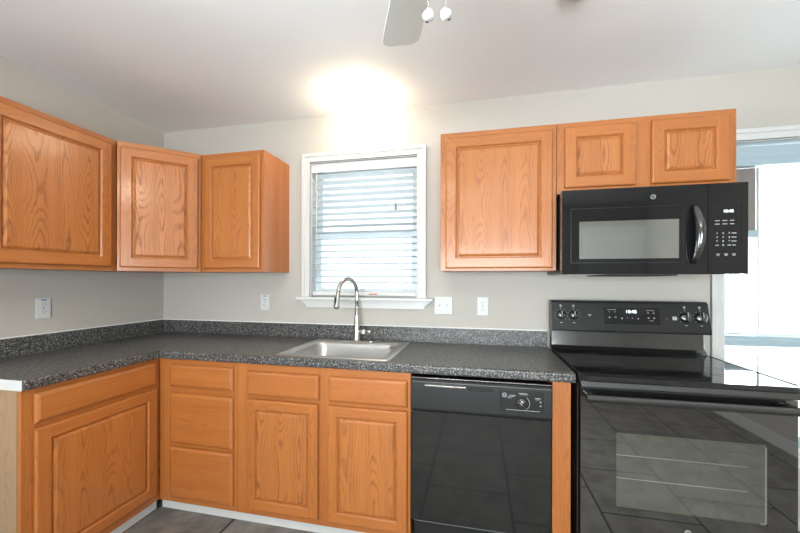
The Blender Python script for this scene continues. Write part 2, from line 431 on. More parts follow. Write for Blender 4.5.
bm = B(); box(bm, 1.150, 2.100, -0.062, 0.04, 1.186, 1.205, 0.005); obj('window_sill', bm, M_TRIM, win1)
bm = B()
prism(bm, [(1.178, 1.186), (2.072, 1.186), (2.064, 1.172), (2.042, 1.150), (2.036, 1.134), (1.214, 1.134), (1.208, 1.150), (1.186, 1.172)], 'y', -0.022, 0.0)
prism(bm, [(1.170, 1.186), (2.080, 1.186), (2.072, 1.170), (1.178, 1.170)], 'y', -0.030, 0.0)
obj('apron', bm, M_TRIM, win1)
# venetian blind
bl = thing('venetian_blind', 'white horizontal-slat blind hanging inside the small window over the sink', 'window blind', (1.611, 0.03, 2.10))
bx0, bx1 = 1.243, 1.979
bm = B(); box(bm, bx0-0.005, bx1+0.005, 0.004, 0.014, 2.068, 2.131, 0.003); wobj('valance', bm, M_TRIM, bl)
bm = B(); box(bm, bx0+0.003, bx1-0.003, 0.018, 0.056, 2.085, 2.128, 0.002); wobj('headrail', bm, M_TRIM, bl)
for k in range(18):
    z = 2.048 - k*0.0437
    tilt = math.radians(7 + 14*max(0, (z-1.60)/0.45))
    bm = B(); prof = []
    for s in range(7):
        u = (s/6-0.5)*0.048
        prof.append((0.037+u*math.cos(tilt), z + u*math.sin(tilt)*-1 + 0.0025*(1-(2*s/6-1)**2)))
    prism(bm, prof + [(p[0], p[1]-0.0022) for p in reversed(prof)], 'x', bx0, bx1)
    wobj('slat', bm, M_SLAT, bl)
bm = B(); box(bm, bx0-0.002, bx1+0.002, 0.014, 0.060, 1.212, 1.243, 0.007); br = wobj('bottom_rail', bm, M_TRIM, bl)
bm = B(); box(bm, 1.655, 1.715, 0.0128, 0.0145, 1.222, 1.230); wobj('rust_mark', bm, M_RED, br)
for x in (1.318, 1.611, 1.905):
    bm = B()
    tube(bm, [(x, 0.0125, 2.085), (x, 0.0125, 1.24)], 0.0011, 6); tube(bm, [(x, 0.061, 2.085), (x, 0.061, 1.24)], 0.0011, 6)
    wobj('ladder_cord', bm, M_PLASTIC, bl)
bm = B(); tube(bm, [(1.842, 0.009, 2.07), (1.842, 0.008, 1.83)], 0.0012, 6); cd = wobj('lift_cord', bm, M_PLASTIC, bl)
bm = B(); tube(bm, [(1.842, 0.008, 1.835), (1.842, 0.008, 1.82), (1.842, 0.008, 1.79)], [0.003, 0.006, 0.008], 10); wobj('cord_tassel', bm, M_SCREEN, cd)
bm = B(); tube(bm, [(1.275, 0.009, 2.07), (1.275, 0.004, 1.35)], 0.004, 8); wobj('tilt_wand', bm, M_PLASTIC, bl)

# tall window right of the range
bm = B(); x0, x1, z0, z1 = W2
for a in ((x0, x0+0.006, 0, 0.13, z0, z1), (x1-0.006, x1, 0, 0.13, z0, z1), (x0, x1, 0, 0.13, z1-0.006, z1), (x0, x1, 0.0, 0.13, z0, z0+0.012)): box(bm, *a)
win2 = struct('window_2', bm, M_TRIM)
casing('window_casing', W2, 0.06, parent=win2, bottom=True)
bm = B(); box(bm, 3.696, 4.594, 0.006, 0.055, 1.985, 2.05, 0.004); box(bm, 3.696, 4.594, 0.0, 0.06, 1.945, 1.99, 0.008); obj('shade_headrail', bm, M_SASH, win2)
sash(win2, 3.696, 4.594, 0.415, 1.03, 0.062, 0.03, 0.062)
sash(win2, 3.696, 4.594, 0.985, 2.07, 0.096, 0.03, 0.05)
bm = B(); box(bm, 3.700, 3.870, 0.050, 0.054, 1.600, 1.944); obj('side_screen', bm, M_BRICK, win2)
bm = B(); box(bm, 3.697, 3.871, 0.040, 0.060, 1.560, 1.600, 0.003); obj('screen_rail', bm, M_SASH, win2)
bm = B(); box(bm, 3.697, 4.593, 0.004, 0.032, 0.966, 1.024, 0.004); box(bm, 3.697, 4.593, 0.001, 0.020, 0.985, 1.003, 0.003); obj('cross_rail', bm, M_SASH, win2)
lv = thing('louvered_shade', 'wide-slat white shade in the tall window right of the microwave', 'window blind', (4.23, 0.045, 1.3))
bm = B(); box(bm, 3.872, 3.880, 0.035, 0.050, 0.45, 1.943, 0.002); wobj('side_stile', bm, M_TRIM, lv)
for k in range(16):
    z = 1.90 - k*0.088
    bm = B(); prof = []
    for s in range(9):
        t = s/8; prof.append((0.040 + 0.018*math.sin(PI*t*0.5), z - 0.080*t))
    prism(bm, prof + [(p[0]-0.0015, p[1]) for p in reversed(prof)], 'x', 3.884, 4.588)
    wobj('louver', bm, M_LOUVER, lv)
# unseen windows for the fill lamps (front one added, left past the edge)
for i, (W, wx) in enumerate(((W3, False), (W4, True))):
    bm = B(); a0, a1, z0, z1 = W
    def bb(p0, p1, q0, q1, r0, r1):
        if wx: box(bm, q0, q1, p0, p1, r0, r1)
        else: box(bm, p0, p1, q0, q1, r0, r1)
    q = (-0.10, 0.012) if wx else (RY-0.012-0.1, RY+0.012)
    for e in ((a0-0.06, a0), (a1, a1+0.06)):
        if wx: bb(e[0], e[1], 0.0, 0.014, z0-0.06, z1+0.06)
        else: bb(e[0], e[1], RY, RY+0.014, z0-0.06, z1+0.06)
    for e in ((z0-0.06, z0), (z1, z1+0.06)):
        if wx: bb(a0, a1, 0.0, 0.014, *e)
        else: bb(a0, a1, RY, RY+0.014, *e)
    m = (a0+a1)/2
    if wx: bb(m-0.02, m+0.02, -0.09, -0.05, z0, z1)
    else: bb(m-0.02, m+0.02, RY-0.09, RY-0.05, z0, z1)
    wn = struct('window_%d' % (i+3), bm, M_TRIM)
    bm = B()
    if wx: box(bm, -0.075, -0.070, a0, a1, z0, z1)
    else: box(bm, a0, a1, RY-0.075, RY-0.070, z0, z1)
    obj('window_pane', bm, M_PANE, wn)
# six-panel door behind the camera, mirrored in the microwave
bm = B(); dx0, dx1, _, dz = D1
box(bm, dx0, dx1, RY, RY+0.035, 0.01, dz-0.02)
for (a, b) in ((0.09, 0.33), (0.41, 0.65)):
    for (c, d) in ((0.2, 0.86), (1.0, 1.52), (1.66, 1.92)):
        box(bm, dx0+a, dx0+b, RY+0.035, RY+0.041, c, d, 0.004)
        box(bm, dx0+a+0.04, dx0+b-0.04, RY+0.041, RY+0.050, c+0.04, d-0.04, 0.005)
for e in ((dx0-0.07, dx0-0.005), (dx1+0.005, dx1+0.07)): box(bm, e[0], e[1], RY, RY+0.02, 0, dz+0.06)
box(bm, dx0-0.005, dx1+0.005, RY, RY+0.02, dz-0.005, dz+0.06)
d1 = struct('door_1', bm, M_TRIM)
bm = B(); lathe(bm, [(0, 0), (0.028, 0), (0.028, 0.006), (0.01, 0.01), (0.01, 0.03), (0.026, 0.04), (0.026, 0.055), (0, 0.062)], (dx0+0.06, RY+0.035, 0.95), 'y')
for v in bm.verts: v.co.y = 2*(RY+0.035) - v.co.y
obj('door_handle', bm, M_CHROME, d1)

# ------------------------------------------------------------ countertop
CZ0, CZ = 0.8785, 0.922
HX0, HX1, HY0, HY1 = 1.362, 1.915, -0.572, -0.165
ct = thing('countertop', 'L-shaped dark speckled laminate countertop with matching backsplash', 'countertop', (0.6, -0.3, CZ0))
bm = B()
xs = [0.001, 0.635, HX0, HX1, 2.785]; ys = [-1.236, -0.635, HY0, HY1, -0.001]
plate(bm, xs, ys, lambda i, j: (i == 0 or j > 0) and not (i == 2 and j == 2), CZ0, CZ)
bm.edges.ensure_lookup_table()
es = []
for e in bm.edges:
    a, b = e.verts[0].co, e.verts[1].co
    if len(e.link_faces) != 2 or abs(a.z-b.z) > 1e-6: continue
    nz = [abs(f.normal.z) for f in e.link_faces]; bm.normal_update()
    on_front = (abs(a.y+0.635) < 1e-5 and abs(b.y+0.635) < 1e-5 and max(a.x, b.x) > 0.64) or (abs(a.x-0.635) < 1e-5 and abs(b.x-0.635) < 1e-5 and min(a.y, b.y) < -0.64)
    if on_front: es.append(e)
bmesh.ops.bevel(bm, geom=es, offset=0.010, segments=4, affect='EDGES', profile=0.5)
wobj('worktop', bm, M_COUNTER, ct)
bm = B()
xs2 = [0.001, 0.021, 2.783]; ys2 = [-1.236, -0.021, -0.001]
plate(bm, xs2, ys2, lambda i, j: i == 0 or j == 1, CZ, 1.016)
wobj('backsplash', bm, M_COUNTER, ct)
bm = B(); plate(bm, [0.001, 0.011, 2.783], [-1.236, -0.011, -0.001], lambda i, j: i == 0 or j == 1, 1.0162, 1.0215); wobj('caulk_bead', bm, M_CAULK, ct)
bm = B(); box(bm, 0.002, 0.622, -1.2395, -1.2365, 0.878, 0.920, 0.001); o = wobj('end_strip', bm, M_TRIM, ct); o['label'] = 'white bare end strip'
# ------------------------------------------------------------ cabinets
def door_geo(w, h, t=0.019, fr=0.056):
    """returns (frame bmesh, panel bmesh), local: x 0..w, z 0..h, back at y=0, front at y=-t"""
    bm = B(); e = 0.008
    # outer rounded body
    loops = [(0.008, 0), (0.007, -0.003), (0, -0.007), (0, -t+0.009), (0.0014, -t+0.0045), (0.004, -t+0.0015), (e, -t)]
    L = []
    for ins, y in loops:
        L.append([bm.verts.new(p) for p in ((ins, y, ins), (w-ins, y, ins), (w-ins, y, h-ins), (ins, y, h-ins))])
    bm.faces.new(L[0])
    for i in range(len(L)-1):
        for k in range(4):
            f = bm.faces.new((L[i][k], L[i][(k+1) % 4], L[i+1][(k+1) % 4], L[i+1][k])); f.material_index = 1 if k in (0, 2) else 0
    def quad(a, b, mi):
        (xa, za), (xb, zb) = a, b
        f = bm.faces.new([bm.verts.new(p) for p in ((xa, -t, za), (xb, -t, za), (xb, -t, zb), (xa, -t, zb))]); f.material_index = mi
    quad((e, e), (fr, h-e), 0); quad((w-fr, e), (w-e, h-e), 0)
    quad((fr, e), (w-fr, fr), 1); quad((fr, h-fr), (w-fr, h-e), 1)
    # inner moulded edge
    prev = None
    for ins, y in ((fr, -t), (fr+0.003, -t+0.0025), (fr+0.006, -t+0.006), (fr+0.0065, -t+0.011)):
        cur = [bm.verts.new(p) for p in ((ins, y, ins), (w-ins, y, ins), (w-ins, y, h-ins), (ins, y, h-ins))]
        if prev:
            for k in range(4):
                f = bm.faces.new((prev[k], prev[(k+1) % 4], cur[(k+1) % 4], cur[k])); f.material_index = 1 if k in (0, 2) else 0
        prev = cur
    p = B(); prev = None
    for ins, y in ((fr+0.0062, -t+0.0112), (fr+0.0105, -t+0.0112), (fr+0.014, -t+0.006), (fr+0.022, -t+0.002), (fr+0.0235, -t+0.001)):
        cur = [p.verts.new(q) for q in ((ins, y, ins), (w-ins, y, ins), (w-ins, y, h-ins), (ins, y, h-ins))]
        if prev:
            for k in range(4): p.faces.new((prev[k], prev[(k+1) % 4], cur[(k+1) % 4], cur[k]))
        prev = cur
    p.faces.new(prev)
    # closed back of the panel
    ins = fr+0.0062
    p.faces.new([p.verts.new(q) for q in ((ins, -t+0.0145, ins), (ins, -t+0.0145, h-ins), (w-ins, -t+0.0145, h-ins), (w-ins, -t+0.0145, ins))])
    return bm, p
def add_door(parent, x0, x1, z0, z1, y, fr=0.056):
    a, p = door_geo(x1-x0, z1-z0, fr=fr)
    d = finish('door', a, [OAKV, OAKH], parent, (x0, y, z0))
    finish('door_panel', p, OAKP, d)
    return d
def add_front(parent, x0, x1, z0, z1, y, name='drawer'):
    """slab drawer front with a sloped edge"""
    w, h, t = x1-x0, z1-z0, 0.019
    bm = B(); prev = None
    for ins, yy in ((0.007, 0), (0.006, -0.002), (0, -0.005), (0, -0.0065), (0.0022, -0.0112), (0.0065, -0.0148), (0.014, -0.0182), (0.016, -t)):
        cur = [bm.verts.new(q) for q in ((ins, yy, ins), (w-ins, yy, ins), (w-ins, yy, h-ins), (ins, yy, h-ins))]
        if prev:
            for k in range(4): bm.faces.new((prev[k], prev[(k+1) % 4], cur[(k+1) % 4], cur[k]))
        else: bm.faces.new(cur)
        prev = cur
    bm.faces.new(prev)
    return finish(name, bm, OAKH, parent, (x0, y, z0))
def carcass(parent, x0, x1, d, z0, z1, top=True, end=None, sidemat=None):
    """open-fronted box; back at local y=0, front at -d"""
    bm = B(); t = 0.016
    box(bm, x0, x0+t, -d, 0, z0, z1); box(bm, x1-t, x1, -d, 0, z0, z1)
    box(bm, x0+t, x1-t, -d, 0, z0, z0+t); box(bm, x0+t, x1-t, -t, 0, z0+t, z1)
    if top: box(bm, x0+t, x1-t, -d, -t, z1-t, z1)
    return finish('carcass', bm, sidemat or OAKV, parent)
def face_frame(parent, y, stiles, rails, z0, z1):
    """stiles: x ranges; rails: (x0,x1,z0,z1)"""
    bm = B()
    for a, b in stiles: box(bm, a, b, y-0.019, y, z0, z1, 0.0008, 0, 1)
    for a, b, c, d in rails: box(bm, a, b, y-0.019, y, c, d, 0.0008, 1, 1)
    return finish('face_frame', bm, [OAKV, OAKH], parent)

# left wall base unit (faces +x): local x runs along world +y
def rot_left(x, y, z): return (x, y, z)
g = 0.002
c = thing('base_cabinet', 'oak base cabinet at the left wall with one drawer over one wide door', 'cabinet', (0.002, -1.234, 0), PI/2)
# local: x 0..0.622 (world y -1.234..-0.612), front at y=-0.608 (world x 0.61)
FW = 0.622
carcass(c, 0.006, FW, 0.588, 0.074, 0.877, top=False)
face_frame(c, -0.589, [(0, 0.045), (FW-0.03, FW)], [(0.045, FW-0.03, 0.845, 0.877), (0.045, FW-0.03, 0.705, 0.745), (0.045, FW-0.03, 0.074, 0.125)], 0.074, 0.877)
add_front(c, 0.038, 0.596, 0.732, 0.858, -0.609)
add_door(c, 0.038, 0.596, 0.118, 0.712, -0.609, 0.052)
bm = B(); box(bm, 0.0, 0.005, -0.586, -0.0, 0.0, 0.877, 0.001); o = finish('end_panel', bm, OAKS, c); o['label'] = 'paler plain end panel'

c = thing('base_cabinet', 'oak base cabinet with a stack of three drawers beside the inner corner', 'cabinet', (0.615, -0.002, 0))
W = 0.500
carcass(c, 0.014, W, 0.588, 0.074, 0.877, top=False)
face_frame(c, -0.589, [(-0.0042, 0.085), (W-0.03, W)], [(0.085, W-0.03, 0.842, 0.877), (0.085, W-0.03, 0.678, 0.74), (0.085, W-0.03, 0.385, 0.42), (0.085, W-0.03, 0.074, 0.125)], 0.074, 0.877)
for z0, z1 in ((0.725, 0.850), (0.408, 0.690), (0.106, 0.390)): add_front(c, 0.078, 0.482, z0, z1, -0.609)

c = thing('base_cabinet', 'oak sink base cabinet with two false drawer fronts over two doors', 'cabinet', (1.117, -0.002, 0))
W = 0.945
carcass(c, 0.0, W, 0.588, 0.074, 0.877, top=False)
face_frame(c, -0.589, [(0, 0.07), (0.465, 0.54), (W-0.02, W)], [(0.07, 0.465, 0.832, 0.877), (0.54, W-0.02, 0.832, 0.877), (0.07, 0.465, 0.68, 0.725), (0.54, W-0.02, 0.68, 0.725), (0.07, 0.465, 0.074, 0.125), (0.54, W-0.02, 0.074, 0.125)], 0.074, 0.877)
add_front(c, 0.063, 0.476, 0.710, 0.839, -0.609, 'false_drawer'); add_front(c, 0.526, 0.931, 0.710, 0.839, -0.609, 'false_drawer')
add_door(c, 0.061, 0.472, 0.108, 0.692, -0.609, 0.050); add_door(c, 0.524, 0.932, 0.108, 0.692, -0.609, 0.050)

bm = B(); box(bm, 2.697, 2.772, -0.612, -0.03, 0.0, 0.877, 0.001)
o = finish('filler_panel', bm, OAKV); o['label'] = 'narrow oak filler panel between the dishwasher and the range'; o['category'] = 'cabinet panel'

# uppers
UZ0, UZ1 = 1.372, 2.134
c = thing('wall_cabinet', 'oak wall cabinet on the left wall, cut off by the left edge of the photo', 'cabinet', (0.002, -1.225, 0), PI/2)
W = 0.610
carcass(c, 0, W, 0.285, UZ0, UZ1); face_frame(c, -0.286, [(0, 0.045), (W-0.045, W)], [(0.045, W-0.045, UZ1-0.045, UZ1), (0.045, W-0.045, UZ0, UZ0+0.04)], UZ0, UZ1)
add_door(c, 0.030, 0.574, 1.394, 2.104, -0.306, 0.056)
# diagonal corner unit
dg = thing('corner_wall_cabinet', 'oak corner wall cabinet with its door set at a diagonal', 'cabinet', (0.305, -0.612, 0), PI/4)
# local frame: x along the diagonal face from the left wall side to the back wall side; front at y=0
DL = 0.307*math.sqrt(2)
bm = B()
def dl(wx, wy):   # world -> local
    v = Vector((wx-0.305, wy+0.612)); cs, sn = math.cos(-PI/4), math.sin(-PI/4)
    return (v.x*cs - v.y*sn, v.x*sn + v.y*cs)
inset = 0.0150
pts = [(0.003, -0.611), (0.290, -0.611), (0.291, -0.597), (0.600, -0.292), (0.611, -0.290), (0.611, -0.003), (0.003, -0.003)]
prism(bm, [dl(*p) for p in pts], 'z', UZ0, UZ1); finish('carcass', bm, OAKV, dg)
face_frame(dg, 0.006, [(0.004, 0.04), (DL-0.04, DL-0.004)], [(0.04, DL-0.04, UZ1-0.045, UZ1), (0.04, DL-0.04, UZ0, UZ0+0.04)], UZ0, UZ1)
add_door(dg, 0.018, DL-0.018, 1.394, 2.104, -0.0135, 0.054)
# back left
c = thing('wall_cabinet', 'single-door oak wall cabinet on the back wall left of the sink window', 'cabinet', (0.613, -0.002, 0))
W = 0.457
carcass(c, 0, W, 0.285, UZ0, UZ1); face_frame(c, -0.286, [(0, 0.045), (W-0.045, W)], [(0.045, W-0.045, UZ1-0.045, UZ1), (0.045, W-0.045, UZ0, UZ0+0.04)], UZ0, UZ1)
add_door(c, 0.037, 0.438, 1.394, 2.100, -0.306, 0.050)
# right
c = thing('wall_cabinet', 'single-door oak wall cabinet between the sink window and the microwave', 'cabinet', (2.171, -0.002, 0))
W = 0.602
carcass(c, 0, W, 0.285, UZ0, UZ1); face_frame(c, -0.286, [(0, 0.045), (W-0.045, W)], [(0.045, W-0.045, UZ1-0.045, UZ1), (0.045, W-0.045, UZ0, UZ0+0.04)], UZ0, UZ1)
add_door(c, 0.030, 0.582, 1.386, 2.104, -0.306, 0.054)
# above the microwave
c = thing('wall_cabinet', 'short two-door oak wall cabinet above the black microwave', 'cabinet', (2.775, -0.002, 0))
W = 0.790; Z0 = 1.768
carcass(c, 0, W, 0.285, Z0, UZ1); face_frame(c, -0.286, [(0, 0.05), (0.352, 0.445), (W-0.045, W)], [(0.05, 0.352, UZ1-0.045, UZ1), (0.445, W-0.045, UZ1-0.045, UZ1), (0.05, 0.352, Z0, Z0+0.045), (0.445, W-0.045, Z0, Z0+0.045)], Z0, UZ1)
add_door(c, 0.035, 0.363, 1.795, 2.106, -0.306, 0.052); add_door(c, 0.430, 0.758, 1.795, 2.106, -0.306, 0.052)

# ------------------------------------------------------------ sink and faucet
def rrect(x0, x1, y0, y1, r, seg=6):
    out = []
    for cx, cy, a0 in ((x1-r, y0+r, -PI/2), (x1-r, y1-r, 0), (x0+r, y1-r, PI/2), (x0+r, y0+r, PI)):
        for k in range(seg+1):
            a = a0 + k*PI/2/seg; out.append((cx+r*math.cos(a), cy+r*math.sin(a)))
    return out
sk = thing('kitchen_sink', 'single-bowl stainless steel drop-in sink below the window', 'sink', (1.64, -0.32, CZ))
bm = B()
SX0, SX1, SY0, SY1 = 1.326, 1.952, -0.600, -0.045
loops = [(rrect(SX0, SX1, SY0, SY1, 0.018), CZ+0.0005), (rrect(SX0+0.003, SX1-0.003, SY0+0.003, SY1-0.003, 0.017), CZ+0.005), (rrect(SX0+0.012, SX1-0.012, SY0+0.012, SY1-0.012, 0.014), CZ+0.0055),
         (rrect(SX0+0.020, SX1-0.020, SY0+0.020, SY1-0.020, 0.012), CZ+0.0035),
         (rrect(1.372, 1.906, -0.562, -0.182, 0.07), CZ+0.0035), (rrect(1.378, 1.900, -0.556, -0.188, 0.066), CZ-0.004), (rrect(1.384, 1.894, -0.550, -0.194, 0.062), CZ-0.03),
         (rrect(1.400, 1.878, -0.535, -0.210, 0.06), CZ-0.150), (rrect(1.420, 1.858, -0.515, -0.230, 0.06), CZ-0.175), (rrect(1.55, 1.73, -0.42, -0.30, 0.055), CZ-0.180)]
prev = None
for ring, z in loops:
    cur = [bm.verts.new((x-1.64, y+0.32, z-CZ)) for x, y in ring]
    if prev:
        for k in range(len(cur)):
            f = bm.faces.new((prev[k], prev[(k+1) % len(cur)], cur[(k+1) % len(cur)], cur[k])); f.smooth = True
    prev = cur
bm.faces.new(prev)
finish('basin', bm, M_STEEL, sk)
bm = B(); lathe(bm, [(0.045, 0.0), (0.043, 0.003), (0.032, 0.002), (0.028, -0.001), (0, -0.001)], (0, -0.04, -0.1795)); finish('drain', bm, M_CHROME, sk)
fx, fy, fz = 1.607, -0.092, CZ+0.0038
fa = thing('faucet', 'tall brushed gooseneck pull-down faucet behind the sink', 'faucet', (fx, fy, fz))
bm = B(); prism(bm, rrect(-0.125, 0.125, -0.028, 0.028, 0.027), 'z', 0, 0.006, bev=0.001); finish('deck_plate', bm, M_CHROME, fa)
bm = B(); lathe(bm, [(0, 0.006), (0.027, 0.006), (0.027, 0.012), (0.0245, 0.030), (0.0215, 0.075), (0.0185, 0.10), (0.0155, 0.16), (0.0135, 0.22), (0, 0.22)], (0, 0, 0)); finish('body', bm, M_CHROME, fa)
ph = math.radians(-110); dxx, dyy = math.cos(ph), math.sin(ph)
pts = [(0, 0, 0.21), (0, 0, 0.27), (0, 0, 0.315)]
for k in range(1, 15):
    a = PI*k/15; r = 0.088; d = r - r*math.cos(a)
    pts.append((dxx*d, dyy*d, 0.315 + r*math.sin(a)))
pts.append((dxx*0.177, dyy*0.177, 0.313))
bm = B(); tube(bm, pts, 0.0128, 16); finish('spout', bm, M_CHROME, fa)
bm = B(); e = Vector((dxx*0.177, dyy*0.177, 0)); o2 = Vector((dxx*0.02, dyy*0.02, 0))
tube(bm, [e+Vector((0, 0, 0.318)), e+o2*0.1+Vector((0, 0, 0.308)), e+o2*0.4+Vector((0, 0, 0.27)), e+o2*0.8+Vector((0, 0, 0.232)), e+o2+Vector((0, 0, 0.225))], [0.013, 0.0145, 0.0165, 0.0185, 0.016], 18)
sh = finish('spray_head', bm, M_CHROME, fa)
bm = B(); q = e + Vector((dxx*0.027, dyy*0.027, 0)); tube(bm, [q+Vector((0, 0, 0.292)), q+Vector((0, 0, 0.255))], 0.0055, 10); finish('spray_button', bm, M_SATIN, sh)
bm = B(); tube(bm, [(0.015, 0, 0.060), (0.060, 0, 0.060), (0.063, 0, 0.060)], [0.0165, 0.0165, 0.012], 16)
tube(bm, [(0.060, 0, 0.060), (0.085, -0.003, 0.062), (0.096, -0.004, 0.063)], [0.0110, 0.0105, 0.008], 12, flat=0.7); finish('handle', bm, M_CHROME, fa)

# ------------------------------------------------------------ logos
def each(name, mat, parent, fns):
    for fn in fns:
        b_ = B(); fn(b_); wobj(name, b_, mat, parent)
def logo(parent, x, y, z, r, tilt=0.0):
    bm = B()
    lathe(bm, [(r*0.86, 0), (r, 0), (r, 0.0012), (r*0.86, 0.0012), (r*0.86, 0)], (x, y, z), 'y', 24)
    lathe(bm, [(r*0.72, 0), (r*0.80, 0), (r*0.80, 0.001), (r*0.72, 0.001), (r*0.72, 0)], (x, y, z), 'y', 24)
    add_text(bm, 'GE', r*1.0, (x, y-0.0006, z))
    return wobj('logo', bm, M_MARK, parent)
# ------------------------------------------------------------ dishwasher
dw = thing('dishwasher', 'black built-in dishwasher under the countertop right of the sink', 'dishwasher', (2.381, -0.3, 0))
DX0, DX1 = 2.070, 2.690
bm = B(); box(bm, DX0+0.004, DX1-0.004, -0.585, -0.03, 0.02, 0.860, 0.003); wobj('tub', bm, M_DARK, dw)
bm = B(); box(bm, DX0, DX1, -0.632, -0.585, 0.190, 0.708, 0.004); wobj('door_panel', bm, M_DWDOOR, dw)
bm = B(); prism(bm, [(-0.586, 0.712), (-0.640, 0.712), (-0.643, 0.722), (-0.638, 0.846), (-0.630, 0.856), (-0.586, 0.860)], 'x', DX0, DX1, bev=0.002); cp = wobj('control_panel', bm, M_SATIN, dw)
bm = B(); box(bm, DX0, DX1, -0.634, -0.590, 0.8605, 0.8645, 0.001); wobj('top_trim', bm, M_CHROME, dw)
bm = B(); box(bm, DX0+0.01, DX1-0.01, -0.618, -0.585, 0.02, 0.182, 0.003); wobj('lower_panel', bm, M_SATIN, dw)
bm = B(); box(bm, 2.135, 2.325, -0.650, -0.636, 0.826, 0.836, 0.003); wobj('latch_handle', bm, M_CHROME, cp)
bm = B(); box(bm, 2.330, 2.440, -0.6425, -0.637, 0.818, 0.834, 0.002); wobj('latch_recess', bm, M_DARK, cp)
bm = B(); box(bm, 2.473, 2.655, -0.6435, -0.636, 0.742, 0.832, 0.002); wobj('console', bm, M_SATIN, cp)
KX, KZ = 2.566, 0.780
bm = B(); lathe(bm, [(0, 0), (0.026, 0), (0.024, 0.012), (0.021, 0.016), (0, 0.016)], (KX, -0.6435, KZ), 'y'); 
t_ = B(); box(t_, -0.0045, 0.0045, -0.678, -0.658, -0.021, 0.021, 0.002)
bmesh.ops.rotate(t_, verts=t_.verts, cent=(0, 0, 0), matrix=Matrix.Rotation(math.radians(-45), 3, 'Y'))
for v in t_.verts: v.co += Vector((KX, 0, KZ))
me = bpy.data.meshes.new('x'); t_.to_mesh(me); t_.free(); bm.from_mesh(me)
kn = wobj('cycle_knob', bm, M_BLACK, cp)
bm = B(); t_ = B(); box(t_, -0.001, 0.001, -0.6790, -0.6780, 0.004, 0.020)
bmesh.ops.rotate(t_, verts=t_.verts, cent=(0, 0, 0), matrix=Matrix.Rotation(math.radians(-45), 3, 'Y'))
for v in t_.verts: v.co += Vector((KX, 0, KZ))
t_.to_mesh(me); t_.free(); bm.from_mesh(me); wobj('pointer', bm, M_MARK, kn)
bm = B()
pts = [(KX+0.032*math.cos(a), -0.6445, KZ+0.032*math.sin(a)) for a in [math.radians(-95+k*15) for k in range(11)]]
tube(bm, pts, 0.0011, 6)
wobj('dial_ring', bm, M_MARK, cp)
def bar(x0, x1, z0, z1, y=-0.6445, th=0.001): return lambda b: box(b, x0, x1, y, y+th, z0, z1)
each('dial_label', M_MARK, cp, [bar(2.512, 2.540, 0.8115, 0.8135), bar(2.508, 2.534, 0.8065, 0.8080), bar(2.552, 2.588, 0.8225, 0.8245), bar(2.556, 2.592, 0.8175, 0.8190), bar(2.505, 2.522, 0.8000, 0.8015), bar(2.620, 2.645, 0.8045, 0.8065), bar(2.622, 2.638, 0.799, 0.8003), bar(2.497, 2.640, 0.7478, 0.7495)])
each('indicator_dot', M_MARK, cp, [lambda b, z=z: lathe(b, [(0, 0), (0.0032, 0), (0.0032, 0.001), (0, 0.001)], (2.643, -0.6435, z), 'y', 10) for z in (0.790, 0.773)])
logo(cp, 2.492, -0.6440, 0.812, 0.010)

# ------------------------------------------------------------ range
rg = thing('electric_range', 'freestanding black glass-top electric range with oven', 'stove', (3.175, -0.35, 0))
X0, X1 = 2.793, 3.556
bm = B(); box(bm, X0+0.004, X1-0.004, -0.615, -0.03, 0.03, 0.902, 0.003); wobj('body', bm, M_BLACK, rg)
for sx in (X0+0.06, X1-0.06):
    for sy in (-0.56, -0.10):
        bm = B(); lathe(bm, [(0, 0), (0.018, 0), (0.018, 0.012), (0.008, 0.016), (0.008, 0.032), (0, 0.032)], (sx, sy, 0)); wobj('foot', bm, M_SATIN, rg)
bm = B()
poly = [(X0, -0.085)] + [(X0, -0.655)] + [(X0+0.03-0.03*math.cos(a), -0.655-0.03*math.sin(a)) for a in [PI/12*k for k in range(1, 7)]] + \
       [(X1-0.03+0.03*math.cos(a), -0.655-0.03*math.sin(a)) for a in [PI/2-PI/12*k for k in range(0, 6)]] + [(X1, -0.655), (X1, -0.085)]
prism(bm, poly, 'z', 0.906, 0.926); ck = wobj('cooktop', bm, M_COOK, rg)
for sx in (X0, X1-0.004):
    bm = B(); box(bm, sx, sx+0.004, -0.650, -0.125, 0.9262, 0.9285); wobj('side_trim', bm, M_SATIN, ck)
for (cx, cy, r) in ((2.975, -0.48, 0.105), (3.375, -0.48, 0.085), (2.975, -0.24, 0.075), (3.375, -0.24, 0.105)):
    bm = B()
    for rr in (r, r*0.6): lathe(bm, [(rr-0.002, 0), (rr, 0), (rr, 0.0003), (rr-0.002, 0.0003), (rr-0.002, 0)], (cx, cy, 0.9261), 'z', 48)
    wobj('burner_ring', bm, M_TILEBURN, ck)
bm = B(); prism(bm, [(-0.615, 0.880), (-0.692, 0.880), (-0.692, 0.886), (-0.680, 0.9055), (-0.615, 0.9055)], 'x', X0+0.002, X1-0.002, bev=0.002); wobj('front_trim', bm, M_BLACK, rg)
